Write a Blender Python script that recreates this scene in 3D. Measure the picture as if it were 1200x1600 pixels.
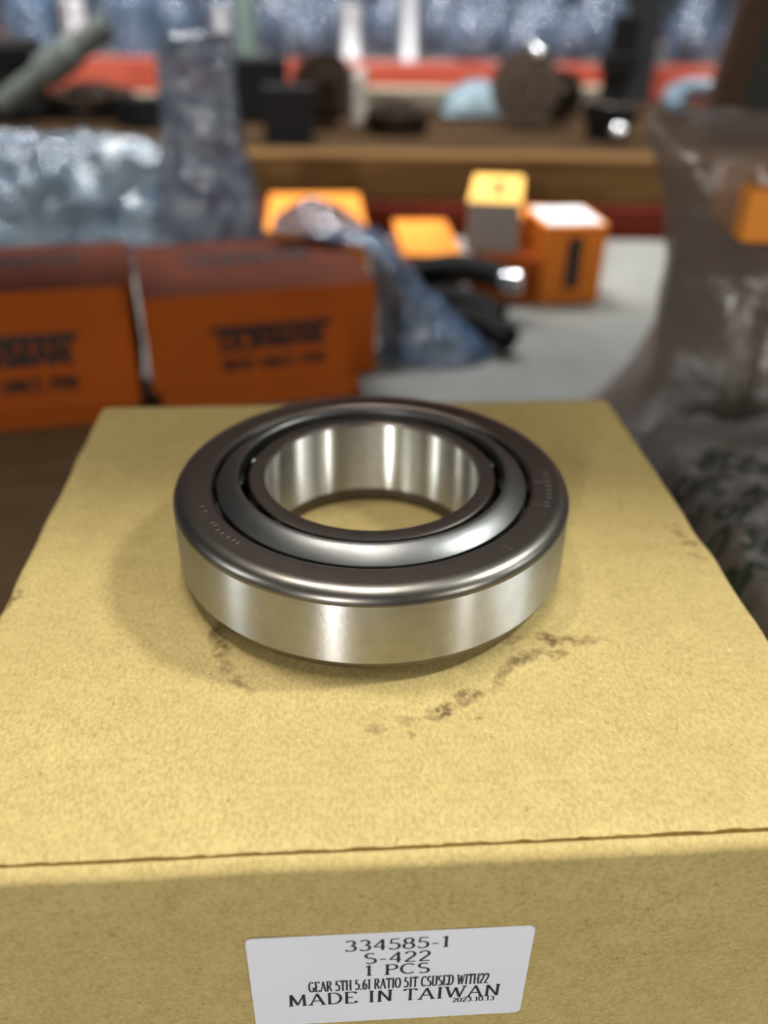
import bpy, math, random
import numpy as np
from mathutils import Vector, Matrix, noise

for o in list(bpy.data.objects):
    bpy.data.objects.remove(o)
scene = bpy.context.scene
COL = scene.collection

# ------------------------------------------------------------------ camera
F_PX, CAM_H, PITCH, ROLL = 1319.0, 0.11834, 0.56689, 0.01542
Fv = Vector((0, math.cos(PITCH), -math.sin(PITCH)))
Uv = Vector((0, math.sin(PITCH), math.cos(PITCH)))
Rv = Vector((1, 0, 0))
R2 = Rv * math.cos(ROLL) + Uv * math.sin(ROLL)
U2 = Uv * math.cos(ROLL) - Rv * math.sin(ROLL)
cam_d = bpy.data.cameras.new('camera')
cam = bpy.data.objects.new('camera', cam_d)
COL.objects.link(cam)
m = Matrix.Identity(4)
for i in range(3):
    m[i][0], m[i][1], m[i][2] = R2[i], U2[i], -Fv[i]
m.translation = (0, 0, CAM_H)
cam.matrix_world = m
cam_d.sensor_fit = 'VERTICAL'
cam_d.sensor_height = 8.0
cam_d.sensor_width = 6.0
cam_d.lens = 8.0 * F_PX / 1600.0
cam_d.clip_start = 0.005
cam_d.dof.use_dof = True
cam_d.dof.focus_distance = 0.158
cam_d.dof.aperture_fstop = (cam_d.lens) / 3.9
scene.camera = cam

# ------------------------------------------------------------------ light
world = bpy.data.worlds.new('world')
scene.world = world
world.use_nodes = True
bg = world.node_tree.nodes['Background']
bg.inputs[0].default_value = (0.92, 0.96, 1.0, 1)
bg.inputs[1].default_value = 0.04

def lamp(loc, power, sx=1.2, sy=0.12, color=(1, 0.97, 0.90), target=(0, 0.2, 0), turn=0.0):
    d = bpy.data.lights.new('ceiling_light', 'AREA')
    d.shape = 'RECTANGLE'
    d.size, d.size_y = sx, sy
    d.energy = power
    d.color = color
    o = bpy.data.objects.new('ceiling_light', d)
    COL.objects.link(o)
    dirv = Vector(target) - Vector(loc)
    o.rotation_euler = (dirv.to_track_quat('-Z', 'Y').to_matrix() @ Matrix.Rotation(turn, 3, 'Z')).to_euler()
    o.location = loc
    return o

lamp((-2.6, -7.8, 2.5), 330, 0.26, 2.2)
lamp((7.2, -0.35, 2.9), 75, 0.7, 2.2, (0.92, 1.0, 0.96))
lamp((6.0, -4.8, 2.7), 125, 0.26, 2.2)
lamp((2.5, 0.62, 3.0), 105, 0.25, 0.5, (0.96, 1.0, 0.95))
lamp((-6.4, -1.7, 2.7), 95, 0.45, 2.2, (0.95, 1.0, 0.97))
lamp((0.0, 0.30, 3.0), 45, 0.15, 1.4, target=(0, 0.301, 0))
lamp((-0.6, 1.0, 2.6), 70, 1.2, 0.15, (1, 0.94, 0.85), target=(0.1, 0.9, 0))
lamp((0.5, 1.6, 2.4), 62, 1.2, 0.06, (0.92, 0.96, 1.0), target=(0.3, 2.5, 0))
lamp((-0.9, 1.5, 2.2), 62, 1.2, 0.06, (0.92, 0.96, 1.0), target=(-0.5, 2.5, 0))

vs = scene.view_settings
vs.view_transform = 'Standard'
vs.look = 'None'
vs.gamma = 1
vs.use_curve_mapping = False
vs.exposure = 0.0

# ------------------------------------------------------------------ helpers
def tag(o, label=None, cat=None, group=None, kind=None):
    if label: o['label'] = label
    if cat: o['category'] = cat
    if group: o['group'] = group
    if kind: o['kind'] = kind
    return o

def empty(name, loc=(0, 0, 0), rz=0.0, rot=None):
    o = bpy.data.objects.new(name, None)
    o.empty_display_size = 0.01
    COL.objects.link(o)
    o.location = loc
    o.rotation_euler = rot if rot else (0, 0, rz)
    return o

class MB:
    """collects verts and faces of one mesh"""
    def __init__(s):
        s.v, s.f = [], []
    def add(s, vs_, fs_):
        n = len(s.v)
        s.v += [tuple(p) for p in vs_]
        s.f += [tuple(i + n for i in f) for f in fs_]
        return s
    def box(s, lo, hi, M=None):
        x0, y0, z0 = lo; x1, y1, z1 = hi
        p = [Vector(c) for c in ((x0,y0,z0),(x1,y0,z0),(x1,y1,z0),(x0,y1,z0),(x0,y0,z1),(x1,y0,z1),(x1,y1,z1),(x0,y1,z1))]
        if M: p = [M @ c for c in p]
        return s.add(p, ((3,2,1,0),(4,5,6,7),(0,1,5,4),(1,2,6,5),(2,3,7,6),(3,0,4,7)))
    def lathe(s, prof, seg=48, M=None, closed=False):
        n = len(prof); vs_ = []; fs_ = []
        for k in range(seg):
            a = 2 * math.pi * k / seg
            for r, z in prof:
                p = Vector((r * math.cos(a), r * math.sin(a), z))
                vs_.append(M @ p if M else p)
        for k in range(seg):
            k2 = (k + 1) % seg
            for i in range(n if closed else n - 1):
                j = (i + 1) % n
                fs_.append((k*n+i, k2*n+i, k2*n+j, k*n+j))
        if not closed:
            if prof[0][0] > 1e-9: fs_.append(tuple(k*n for k in reversed(range(seg))))
            if prof[-1][0] > 1e-9: fs_.append(tuple(k*n+n-1 for k in range(seg)))
        return s.add(vs_, fs_)
    def tube(s, pts, r, seg=10, cap=True):
        pts = [Vector(p) for p in pts]; n = len(pts)
        rr = r if hasattr(r, '__len__') else [r] * n
        vs_ = []; fs_ = []
        up = None
        for i, p in enumerate(pts):
            t = (pts[min(i+1, n-1)] - pts[max(i-1, 0)]).normalized()
            if up is None:
                up = Vector((0, 0, 1)) if abs(t.z) < 0.9 else Vector((1, 0, 0))
            a = t.cross(up).normalized(); b = a.cross(t).normalized(); up = b
            for k in range(seg):
                an = 2 * math.pi * k / seg
                vs_.append(p + (a * math.cos(an) + b * math.sin(an)) * rr[i])
        for i in range(n - 1):
            for k in range(seg):
                k2 = (k + 1) % seg
                fs_.append((i*seg+k, i*seg+k2, (i+1)*seg+k2, (i+1)*seg+k))
        if cap:
            fs_.append(tuple(reversed(range(seg)))); fs_.append(tuple((n-1)*seg+k for k in range(seg)))
        return s.add(vs_, fs_)
    def build(s, name, mat=None, parent=None, smooth=False, bevel=0.0, seg=2, angle=35):
        me = bpy.data.meshes.new(name)
        me.from_pydata(s.v, [], s.f)
        me.validate(); me.update()
        o = bpy.data.objects.new(name, me)
        COL.objects.link(o)
        if mat: me.materials.append(mat)
        if parent: o.parent = parent
        if bevel:
            b = o.modifiers.new('bevel', 'BEVEL'); b.width = bevel; b.segments = seg; b.limit_method = 'ANGLE'; b.angle_limit = math.radians(30)
        if smooth or bevel:
            me.shade_smooth()
            me.set_sharp_from_angle(angle=math.radians(angle))
        return o

def copy_tree(o, parent=None):
    c = o.copy(); COL.objects.link(c)
    if parent: c.parent = parent
    for ch in list(o.children):
        copy_tree(ch, c)
    return c

# ------------------------------------------------------------------ materials
class NT:
    def __init__(s, name):
        s.m = bpy.data.materials.new(name); s.m.use_nodes = True
        s.t = s.m.node_tree; s.b = s.t.nodes['Principled BSDF']
    def n(s, typ, **kw):
        nd = s.t.nodes.new(typ)
        for k, v in kw.items():
            if isinstance(k, str) and hasattr(nd, k): setattr(nd, k, v)
        return nd
    def l(s, a, b): s.t.links.new(a, b)
    def val(s, sock, v):
        s.b.inputs[sock].default_value = v
    def coord(s, scale=(1, 1, 1), kind='Object'):
        tc = s.n('ShaderNodeTexCoord'); mp = s.n('ShaderNodeMapping')
        mp.inputs['Scale'].default_value = scale
        s.l(tc.outputs[kind], mp.inputs['Vector']); return mp.outputs['Vector']
    def noise(s, vec, scale, detail=4, rough=0.55, dist=0.0):
        nd = s.n('ShaderNodeTexNoise'); nd.inputs['Scale'].default_value = scale
        nd.inputs['Detail'].default_value = detail; nd.inputs['Roughness'].default_value = rough
        nd.inputs['Distortion'].default_value = dist
        s.l(vec, nd.inputs['Vector']); return nd.outputs['Fac']
    def ramp(s, fac, stops):
        r = s.n('ShaderNodeValToRGB'); cr = r.color_ramp
        while len(cr.elements) < len(stops): cr.elements.new(0.5)
        for e, (p, c) in zip(cr.elements, stops):
            e.position = p; e.color = c if len(c) == 4 else (*c, 1)
        s.l(fac, r.inputs['Fac']); return r.outputs['Color']
    def math(s, op, a, b=None, clamp=False):
        nd = s.n('ShaderNodeMath'); nd.operation = op; nd.use_clamp = clamp
        for i, x in enumerate((a, b)):
            if x is None: continue
            if isinstance(x, (int, float)): nd.inputs[i].default_value = x
            else: s.l(x, nd.inputs[i])
        return nd.outputs[0]
    def mix(s, fac, a, b, blend='MIX'):
        nd = s.n('ShaderNodeMix'); nd.data_type = 'RGBA'; nd.blend_type = blend
        if isinstance(fac, (int, float)): nd.inputs[0].default_value = fac
        else: s.l(fac, nd.inputs[0])
        for i, x in ((6, a), (7, b)):
            if isinstance(x, tuple): nd.inputs[i].default_value = x if len(x) == 4 else (*x, 1)
            else: s.l(x, nd.inputs[i])
        return nd.outputs[2]
    def bump(s, h, strength=0.3, dist=0.0002):
        nd = s.n('ShaderNodeBump'); nd.inputs['Strength'].default_value = strength
        nd.inputs['Distance'].default_value = dist
        s.l(h, nd.inputs['Height']); s.l(nd.outputs['Normal'], s.b.inputs['Normal']); return nd

def simple(name, color, rough=0.5, metal=0.0, var=0.12, scale=60, bump=0.0, spec=0.5, alpha=1.0):
    t = NT(name)
    v = t.coord()
    f = t.noise(v, scale, 4)
    lo = tuple(c * (1 - var) for c in color); hi = tuple(min(1, c * (1 + var)) for c in color)
    t.l(t.ramp(f, ((0.3, lo), (0.7, hi))), t.b.inputs['Base Color'])
    t.val('Roughness', rough); t.val('Metallic', metal); t.val('Specular IOR Level', spec); t.val('Alpha', alpha)
    if bump:
        t.bump(t.noise(v, scale * 3, 3), bump, 0.001)
    return t.m

def plastic(name, color, alpha, rough=0.12, scale=30, bump=0.8, spec=0.9):
    t = NT(name)
    v = t.coord()
    f = t.noise(v, scale, 3)
    t.l(t.ramp(f, ((0.3, tuple(c * 0.75 for c in color)), (0.7, tuple(min(1, c * 1.25) for c in color)))), t.b.inputs['Base Color'])
    t.val('Roughness', rough); t.val('Alpha', alpha); t.val('Specular IOR Level', spec); t.val('IOR', 1.7)
    t.bump(t.noise(v, scale * 2.2, 4, 0.6, 0.8), bump, 0.008)
    return t.m

def cardboard(name, base, dark, stains=None, fleck=0.5):
    t = NT(name)
    v = t.coord()
    fine = t.noise(t.coord((1, 0.6, 1)), 1300, 3, 0.65)
    mid = t.noise(v, 190, 5, 0.7)
    big = t.noise(v, 40, 5, 0.65)
    c = t.mix(t.ramp(mid, ((0.30, (0, 0, 0)), (0.68, (1, 1, 1)))), dark, base)
    c = t.mix(0.42, c, t.ramp(fine, ((0.32, tuple(x * 0.62 for x in dark)), (0.68, tuple(min(1, x * 1.25) for x in base)))))
    c = t.mix(t.ramp(big, ((0.35, (0.0, 0.0, 0.0)), (0.7, (0.38, 0.38, 0.38)))), c, dark)
    fl = t.noise(t.coord((1, 0.7, 1)), 620, 1, 0.5, 0.2)
    c = t.mix(t.ramp(fl, ((0.73, (0, 0, 0)), (0.79, (fleck, fleck, fleck)))), c, tuple(x * 0.45 for x in dark))
    fl2 = t.noise(t.coord((0.5, 1, 1)), 900, 1, 0.5, 0.3)
    c = t.mix(t.ramp(fl2, ((0.745, (0, 0, 0)), (0.79, (fleck, fleck, fleck)))), c, (0.75, 0.66, 0.45))
    if stains:
        tot = None
        warp = t.n('ShaderNodeTexNoise'); warp.inputs['Scale'].default_value = 420; warp.inputs['Detail'].default_value = 3
        t.l(v, warp.inputs['Vector'])
        wv = t.n('ShaderNodeVectorMath'); wv.operation = 'SCALE'; wv.inputs['Scale'].default_value = 0.0032
        sub = t.n('ShaderNodeVectorMath'); sub.operation = 'SUBTRACT'; sub.inputs[1].default_value = (0.5, 0.5, 0.5)
        t.l(warp.outputs['Color'], sub.inputs[0]); t.l(sub.outputs[0], wv.inputs[0])
        ad = t.n('ShaderNodeVectorMath'); ad.operation = 'ADD'; t.l(v, ad.inputs[0]); t.l(wv.outputs[0], ad.inputs[1])
        for (x, y, r, ay, st) in stains:
            mp = t.n('ShaderNodeMapping'); mp.vector_type = 'TEXTURE'
            mp.inputs['Location'].default_value = (x, y, 0); mp.inputs['Rotation'].default_value = (0, 0, ay)
            mp.inputs['Scale'].default_value = (r, r * 0.5, 1.0)
            t.l(ad.outputs[0], mp.inputs['Vector'])
            sx = t.n('ShaderNodeSeparateXYZ'); t.l(mp.outputs['Vector'], sx.inputs[0])
            d2 = t.math('ADD', t.math('MULTIPLY', sx.outputs[0], sx.outputs[0]), t.math('MULTIPLY', sx.outputs[1], sx.outputs[1]))
            mk = t.math('MULTIPLY', t.math('SUBTRACT', 1.25, d2, True), st)
            tot = mk if tot is None else t.math('MAXIMUM', tot, mk)
        brk = t.ramp(t.noise(v, 520, 3, 0.6), ((0.34, (0, 0, 0)), (0.54, (1, 1, 1))))
        mask = t.math('MULTIPLY', tot, brk, True)
        c = t.mix(t.math('MULTIPLY', mask, 0.9), c, (0.12, 0.068, 0.022))
    t.l(c, t.b.inputs['Base Color'])
    t.val('Roughness', 0.62); t.val('Specular IOR Level', 0.35)
    t.bump(fine, 0.2, 0.00006)
    return t.m

def steel(name, col, rough, aniso=0.0, rot=0.0, metal=1.0, bscale=0.0):
    t = NT(name)
    v = t.coord()
    f = t.noise(v, 260, 3)
    t.l(t.ramp(f, ((0.3, tuple(c * 0.88 for c in col)), (0.7, col))), t.b.inputs['Base Color'])
    t.val('Metallic', metal); t.val('Roughness', rough)
    if aniso:
        tg = t.n('ShaderNodeTangent'); tg.direction_type = 'RADIAL'; tg.axis = 'Z'
        t.l(tg.outputs[0], t.b.inputs['Tangent'])
        t.val('Anisotropic', aniso); t.val('Anisotropic Rotation', rot)
    if bscale:
        t.bump(t.noise(v, bscale, 3), 0.25, 0.00006)
    return t.m

# ------------------------------------------------------------------ stroke lettering
def arc(cx, cy, rx, ry, a0, a1, n=12):
    return [(cx + rx * math.cos(math.radians(a0 + (a1 - a0) * i / n)), cy + ry * math.sin(math.radians(a0 + (a1 - a0) * i / n))) for i in range(n + 1)]
GL = {
 '0': (0.55, [arc(.275, .5, .25, .48, 90, 450, 20)], []),
 '1': (0.40, [[(.22, 1), (.22, 0)], [(.07, .86), (.22, .97)]], [(.22, .02)]),
 '2': (0.55, [arc(.27, .72, .21, .26, 165, -30, 12) + [(.05, .03), (.52, .03)]], []),
 '3': (0.55, [arc(.25, .75, .2, .23, 150, -80, 12), arc(.25, .27, .24, .26, 85, -150, 14)], []),
 '4': (0.58, [[(.42, .0), (.42, .98), (.03, .3), (.55, .3)]], []),
 '5': (0.55, [[(.5, .97), (.14, .97), (.1, .55)] + arc(.25, .31, .25, .3, 120, -145, 14)], []),
 '6': (0.55, [arc(.5, .42, .44, .55, 95, 180, 8) + arc(.28, .3, .22, .29, 180, 540, 18)], []),
 '8': (0.55, [arc(.275, .75, .19, .23, 90, 450, 18), arc(.275, .27, .23, .26, 90, 450, 18)], []),
 '9': (0.55, [arc(.05, .58, .44, .55, -85, 0, 8) + arc(.27, .7, .22, .28, 0, 360, 18)], []),
 '-': (0.36, [[(.04, .36), (.32, .36)]], []),
 '.': (0.26, [[(.12, 0), (.12, .11)]], []),
 'A': (0.74, [[(.06, .02), (.37, .98), (.68, .02)], [(.17, .36), (.57, .36)]], [(.06, .02), (.68, .02)]),
 'B': (0.62, [[(.1, 0), (.1, 1)], [(.1, .98)] + arc(.32, .76, .2, .22, 90, -90, 10) + [(.1, .54)], [(.3, .54)] + arc(.32, .28, .24, .26, 90, -90, 10) + [(.1, .02)]], []),
 'C': (0.68, [arc(.38, .5, .33, .48, 45, 315, 18)], []),
 'D': (0.72, [[(.12, 0), (.12, 1)], [(.04, .98)] + arc(.3, .5, .36, .48, 90, -90, 16) + [(.04, .02)]], []),
 'E': (0.62, [[(.12, 0), (.12, 1)], [(.03, .98), (.55, .98), (.55, .84)], [(.12, .52), (.42, .52)], [(.03, .02), (.57, .02), (.57, .18)]], []),
 'F': (0.58, [[(.12, 0), (.12, 1)], [(.03, .98), (.54, .98), (.54, .84)], [(.12, .52), (.42, .52)]], [(.12, .02)]),
 'G': (0.74, [arc(.38, .5, .33, .48, 45, 350, 18), [(.66, .05), (.66, .42)], [(.48, .42), (.74, .42)]], []),
 'H': (0.74, [[(.12, 0), (.12, 1)], [(.62, 0), (.62, 1)], [(.12, .5), (.62, .5)]], [(.12, .02), (.12, .98), (.62, .02), (.62, .98)]),
 'I': (0.34, [[(.17, 0), (.17, 1)]], [(.17, .02), (.17, .98)]),
 'K': (0.7, [[(.12, 0), (.12, 1)], [(.6, .98), (.14, .45)], [(.28, .6), (.64, .02)]], [(.12, .02), (.12, .98)]),
 'M': (0.9, [[(.12, .02), (.14, .98), (.44, .08), (.74, .98), (.76, .02)]], [(.12, .02), (.76, .02)]),
 'N': (0.76, [[(.12, .02), (.12, .98), (.62, .02), (.62, .98)]], [(.12, .02), (.62, .98)]),
 'O': (0.74, [arc(.37, .5, .33, .48, 90, 450, 22)], []),
 'P': (0.6, [[(.12, 0), (.12, 1)], [(.03, .98)] + arc(.33, .74, .22, .24, 90, -90, 12) + [(.12, .5)]], [(.12, .02)]),
 'R': (0.68, [[(.12, 0), (.12, 1)], [(.03, .98)] + arc(.33, .75, .21, .23, 90, -90, 12) + [(.12, .52)], [(.32, .52), (.64, .02)]], [(.12, .02)]),
 'S': (0.56, [arc(.28, .74, .21, .23, 40, 270, 12) + arc(.28, .26, .23, .25, 90, -140, 12)], []),
 'T': (0.64, [[(.32, 0), (.32, 1)], [(.04, .84), (.04, .98), (.6, .98), (.6, .84)]], [(.32, .02)]),
 'U': (0.74, [[(.12, .98), (.12, .3)] + arc(.37, .28, .25, .27, 180, 360, 12) + [(.62, .98)]], [(.12, .98), (.62, .98)]),
 'W': (0.98, [[(.06, .98), (.28, .04), (.49, .9), (.7, .04), (.92, .98)]], [(.06, .98), (.92, .98)]),
 ' ': (0.32, [], []),
}
def text_width(s, track=0.06):
    return sum(GL[c][0] + track for c in s) - track
def text_mesh(mb, s, x0, y0, height, width, thick, thin, serif=True, put=None, track=0.06, sub=1):
    """letters as ribbons in a local plane; put(x, y) gives the 3-D point"""
    sx = width / text_width(s, track); sy = height
    x = x0
    for ch in s:
        w, strokes, serifs = GL[ch]
        lines = [(st, None) for st in strokes]
        if serif:
            lines += [([(px - .11, py), (px + .11, py)], thin) for px, py in serifs]
        parts = []
        for st, fixed in lines:      # break strokes at sharp corners
            cur = [st[0]]
            for i in range(1, len(st)):
                cur.append(st[i])
                if i < len(st) - 1:
                    d1 = (st[i][0]-st[i-1][0], st[i][1]-st[i-1][1]); d2 = (st[i+1][0]-st[i][0], st[i+1][1]-st[i][1])
                    if (d1[0]*d2[0] + d1[1]*d2[1]) < 0.6 * math.hypot(*d1) * math.hypot(*d2):
                        parts.append((cur, fixed)); cur = [st[i]]
            parts.append((cur, fixed))
        for st, fixed in parts:
            pts = [(x + px * sx, y0 + py * sy) for px, py in st]
            if sub > 1:
                q = []
                for a, b in zip(pts[:-1], pts[1:]):
                    q += [(a[0] + (b[0]-a[0])*k/sub, a[1] + (b[1]-a[1])*k/sub) for k in range(sub)]
                pts = q + [pts[-1]]
            n = len(pts); L = []; Rr = []
            for i in range(n):
                a = pts[max(0, i-1)]; b = pts[min(n-1, i+1)]
                dx, dy = b[0]-a[0], b[1]-a[1]; d = math.hypot(dx, dy) or 1e-9
                dx /= d; dy /= d
                hw = (fixed if fixed else thin + (thick - thin) * dy * dy * (0.25 if serif and dx * dy > 0.08 and len(st) == 2 else 1.0)) / 2
                mit = 1.0
                if 0 < i < n-1:
                    e1 = (pts[i][0]-a[0], pts[i][1]-a[1]); l1 = math.hypot(*e1) or 1e-9
                    mit = 1 / max(0.55, abs((e1[0]*dx + e1[1]*dy) / l1))
                L.append((pts[i][0] - dy*hw*mit, pts[i][1] + dx*hw*mit)); Rr.append((pts[i][0] + dy*hw*mit, pts[i][1] - dx*hw*mit))
            mb.add([put(*p) for p in Rr] + [put(*p) for p in L], [(i, i+1, n+i+1, n+i) for i in range(n-1)])
        x += (w + track) * sx

# ------------------------------------------------------------------ setting
FLOOR_Z = -0.95
m_floor = simple('concrete_floor', (0.16, 0.155, 0.15), 0.6, 0, 0.25, 3, 0.2)
fl = MB().box((-6, -3.5, FLOOR_Z - 0.1), (6, 6.1, FLOOR_Z)).build('floor', m_floor); tag(fl, 'dark grey concrete warehouse floor', kind='structure')
m_wall = simple('dark_wall', (0.035, 0.04, 0.05), 0.8, 0, 0.3, 2)
wb = MB().box((-6, 6.0, FLOOR_Z), (6, 6.1, 3.6)).build('wall_back', m_wall); tag(wb, 'dark warehouse wall far behind the racks', kind='structure')

TZ = -0.10          # bench surface
m_bench = NT('bench_steel')
_v = m_bench.coord(); _f = m_bench.noise(_v, 9, 5, 0.6, 0.4); _g = m_bench.noise(_v, 60, 4)
m_bench.l(m_bench.mix(0.3, m_bench.ramp(_f, ((0.3, (0.13, 0.13, 0.115)), (0.7, (0.25, 0.25, 0.23)))), m_bench.ramp(_g, ((0.3, (0.15, 0.15, 0.14)), (0.7, (0.24, 0.24, 0.225))))), m_bench.b.inputs['Base Color'])
m_bench.val('Roughness', 0.5)
m_bench = m_bench.m
bench = empty('workbench', (0.1, 0.28, FLOOR_Z)); tag(bench, 'long grey-topped workbench carrying the cartons, bags and orange boxes', 'workbench')
BT = TZ - FLOOR_Z
MB().box((-1.1, -0.45, BT - 0.03), (1.1, 0.572, BT)).build('bench_top', m_bench, bench, bevel=0.002)
m_leg = simple('bench_leg_steel', (0.10, 0.11, 0.12), 0.5, 0.3)
for sx in (-1.05, 1.0):
    for sy in (-0.42, 0.50):
        MB().box((sx, sy, 0), (sx + 0.05, sy + 0.05, BT - 0.03)).build('leg', m_leg, bench)

# unseen shelf added over the rear half of the bench to shade boxes and carton
MB().box((-1.1, -0.03, BT + 0.54), (1.1, 0.38, BT + 0.57)).build('shade_shelf', m_bench, bench, bevel=0.002)
for sx in (-1.1, 1.06):
    for sy in (-0.03, 0.32):
        MB().box((sx, sy, BT), (sx + 0.04, sy + 0.04, BT + 0.54)).build('shade_shelf_post', m_leg, bench)

# ------------------------------------------------------------------ the big kraft carton
YAW = 0.0726
W, D, H = 0.16465, 0.16764, 0.10
ex = Vector((math.cos(YAW), math.sin(YAW), 0)); ey = Vector((-math.sin(YAW), math.cos(YAW), 0))
BL = Vector((-0.0907, 0.24679, 0))
ctr = BL + ex * W / 2 - ey * D / 2
box = empty('kraft_carton', (ctr.x, ctr.y, TZ), YAW)
tag(box, 'large tan kraft cardboard carton with a white printed label, under the bearing', 'box')
def to_box(x, y):
    d = Vector((x, y, 0)) - ctr
    return d.dot(ex), d.dot(ey)
KB, KD = (0.57, 0.435, 0.175), (0.41, 0.305, 0.112)
st_px = [(0.0275, 0.1363, 0.0020, 0.52, 0.6), (0.0287, 0.1304, 0.0026, 0.44, 0.9), (0.0251, 0.1274, 0.0022, 1.05, 0.7), (0.0317, 0.1328, 0.0020, 0.17, 0.6), (0.0237, 0.1243, 0.0020, 1.05, 0.6), (0.0354, 0.1365, 0.0026, -0.70, 1.0), (0.0363, 0.1321, 0.0022, 0.17, 0.8), (0.0391, 0.1370, 0.0020, 0.26, 0.8), (0.0416, 0.1358, 0.0020, 0.00, 0.7), (0.0441, 0.1367, 0.0018, 0.00, 0.5),
         (0.0118, 0.1160, 0.0026, 0.35, 1.0), (0.0103, 0.1143, 0.0020, 0.35, 0.7), (0.0172, 0.1201, 0.0024, 0.17, 0.9), (0.0164, 0.1183, 0.0020, 0.52, 0.7), (0.0054, 0.1129, 0.0022, 0.00, 0.5), (-0.0012, 0.1107, 0.0018, 0.00, 0.5), (0.0220, 0.1217, 0.0018, 0.52, 0.4), (0.0183, 0.1137, 0.0010, 0.00, 0.6),
         (-0.0348, 0.1373, 0.0030, 1.66, 0.9), (-0.0335, 0.1325, 0.0028, 1.75, 0.9), (-0.0316, 0.1271, 0.0022, 1.92, 0.6), (-0.0283, 0.1226, 0.0020, 2.18, 0.6), (-0.0267, 0.1207, 0.0018, 2.44, 0.5), (-0.0835, 0.1476, 0.0030, 1.05, 0.9), (-0.0840, 0.1440, 0.0024, 0.87, 0.8), (0.0742, 0.1813, 0.0018, 0.00, 0.5), (0.0749, 0.1775, 0.0020, 2.44, 0.6), (0.0761, 0.1733, 0.0020, 0.00, 0.7), (0.0760, 0.1678, 0.0018, 2.62, 0.5), (0.0057, 0.1095, 0.0010, 1.57, 0.5)]
m_kraft = cardboard('kraft_board', KB, KD)
stl = []
for (x, y, r, a, s_) in st_px:
    lx, ly = to_box(x, y); stl.append((lx, ly, r * 1.35, a - YAW, s_))
m_kraft_top = cardboard('kraft_board_stained', KB, KD, stl)
rnd = random.Random(4)
# body: rounded front edge strip, sides, bottom
FR = 0.0022
prof = [(-D/2 - 0.0026, 0.0)]
for k in range(9):
    a = math.pi * 0.5 * k / 8
    prof.append((-D/2 - 0.0026 + FR * (1 - math.cos(a)), H - FR + FR * math.sin(a)))
prof += [(-D/2 - 0.0003, H - 0.0001), (-D/2 - 0.0001, H - 0.0012), (-D/2 + 0.0008, H - 0.0014), (-D/2 + 0.0012, H - 0.0016), (D/2, H - 0.0016), (D/2, 0.0)]
mb = MB(); NX = 60
for i in range(NX + 1):
    x = -W/2 + W * i / NX
    w = 0.00025 * noise.noise(Vector((x * 60, 3.1, 0)))
    mb.v += [(x, y + (w if k < 10 else 0), z) for k, (y, z) in enumerate(prof)]
n = len(prof)
for i in range(NX):
    for k in range(n):
        k2 = (k + 1) % n
        mb.f.append((i*n+k, i*n+k2, (i+1)*n+k2, (i+1)*n+k))
mb.f.append(tuple(range(n))); mb.f.append(tuple(NX*n + k for k in reversed(range(n))))
mb.build('body', m_kraft, box, smooth=True, angle=40)
# lid panel with slightly ragged edges
mb = MB(); NX, NY = 150, 100
def lid_z(x, y):
    return H + 0.00022 * noise.noise(Vector((x * 45, y * 45, 0)))
top = []
for j in range(NY + 1):
    for i in range(NX + 1):
        u, v_ = i / NX, j / NY
        x = -W/2 + W * u; y = -D/2 + 0.0005 + (D - 0.0005) * v_
        if j == 0: y += 0.00028 * noise.noise(Vector((x * 420, 0.3, 1))) + 0.00012 * rnd.uniform(-1, 1) + 0.00012
        if i == 0: x -= 0.0004 * noise.noise(Vector((y * 90, 5.3, 1))) + 0.0002
        if i == NX: x += 0.0005 * noise.noise(Vector((y * 110, 9.3, 1))) + 0.0002
        z = lid_z(x, y)
        e = min(i, NX - i)
        if e == 0: z -= 0.0007
        if j == 0: z -= 0.0004
        if j == NY: z -= 0.0006
        top.append((x, y, z))
def quad_grid(NX, NY, off=0, flip=False):
    out = []
    for j in range(NY):
        for i in range(NX):
            a = off + j*(NX+1) + i
            q = (a, a+1, a+NX+2, a+NX+1)
            out.append(q[::-1] if flip else q)
    return out
nb = len(top)
bot = [(x, y, H - 0.00155) for x, y, z in top]
rim = [j*(NX+1) for j in range(NY, 0, -1)] + [i for i in range(NX)] + [j*(NX+1)+NX for j in range(NY)] + [NY*(NX+1)+i for i in range(NX, 0, -1)]
faces = quad_grid(NX, NY) + quad_grid(NX, NY, nb, True)
for a, b in zip(rim, rim[1:] + rim[:1]):
    faces.append((a, a + nb, b + nb, b))
mb.add(top + bot, faces)
mb.build('lid_panel', m_kraft_top, box, smooth=True, angle=40)

# label
FY = -D/2 - 0.0026
lab_c = to_box(-0.0223, 0.081)
lx0 = lab_c[0]; lx1 = to_box(0.0272, 0.0844)[0]
lz1, lz0 = H - 0.0190, H - 0.0472
LW, LH = lx1 - lx0, lz1 - lz0
m_label = simple('label_paper', (0.80, 0.81, 0.90), 0.45, 0, 0.03, 40)
m_ink = simple('label_ink', (0.012, 0.012, 0.015), 0.5, 0, 0.2, 200)
mb = MB(); pts = []
for cx_, cz_, a0 in ((LW - .0012, LH - .0012, 0), (.0012, LH - .0012, 90), (.0012, .0012, 180), (LW - .0012, .0012, 270)):
    pts += arc(cx_, cz_, .0012, .0012, a0, a0 + 90, 5)
n = len(pts)
TILT = -0.010
def lab_pt(x, z, d):
    return (lx0 + x, FY - d, lz0 + z + TILT * (x - LW / 2))
mb.add([lab_pt(x, z, 0.0001) for x, z in pts] + [lab_pt(x, z, 0.00025) for x, z in pts],
       [tuple(range(n)), tuple(range(2*n - 1, n - 1, -1))] + [(k, k + n, (k+1) % n + n, (k+1) % n) for k in range(n)])
label = mb.build('label_sticker', m_label, box); label['label'] = 'white paper label with black print'
mb = MB()
put = lambda x, z: lab_pt(x, z, 0.0003)
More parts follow.
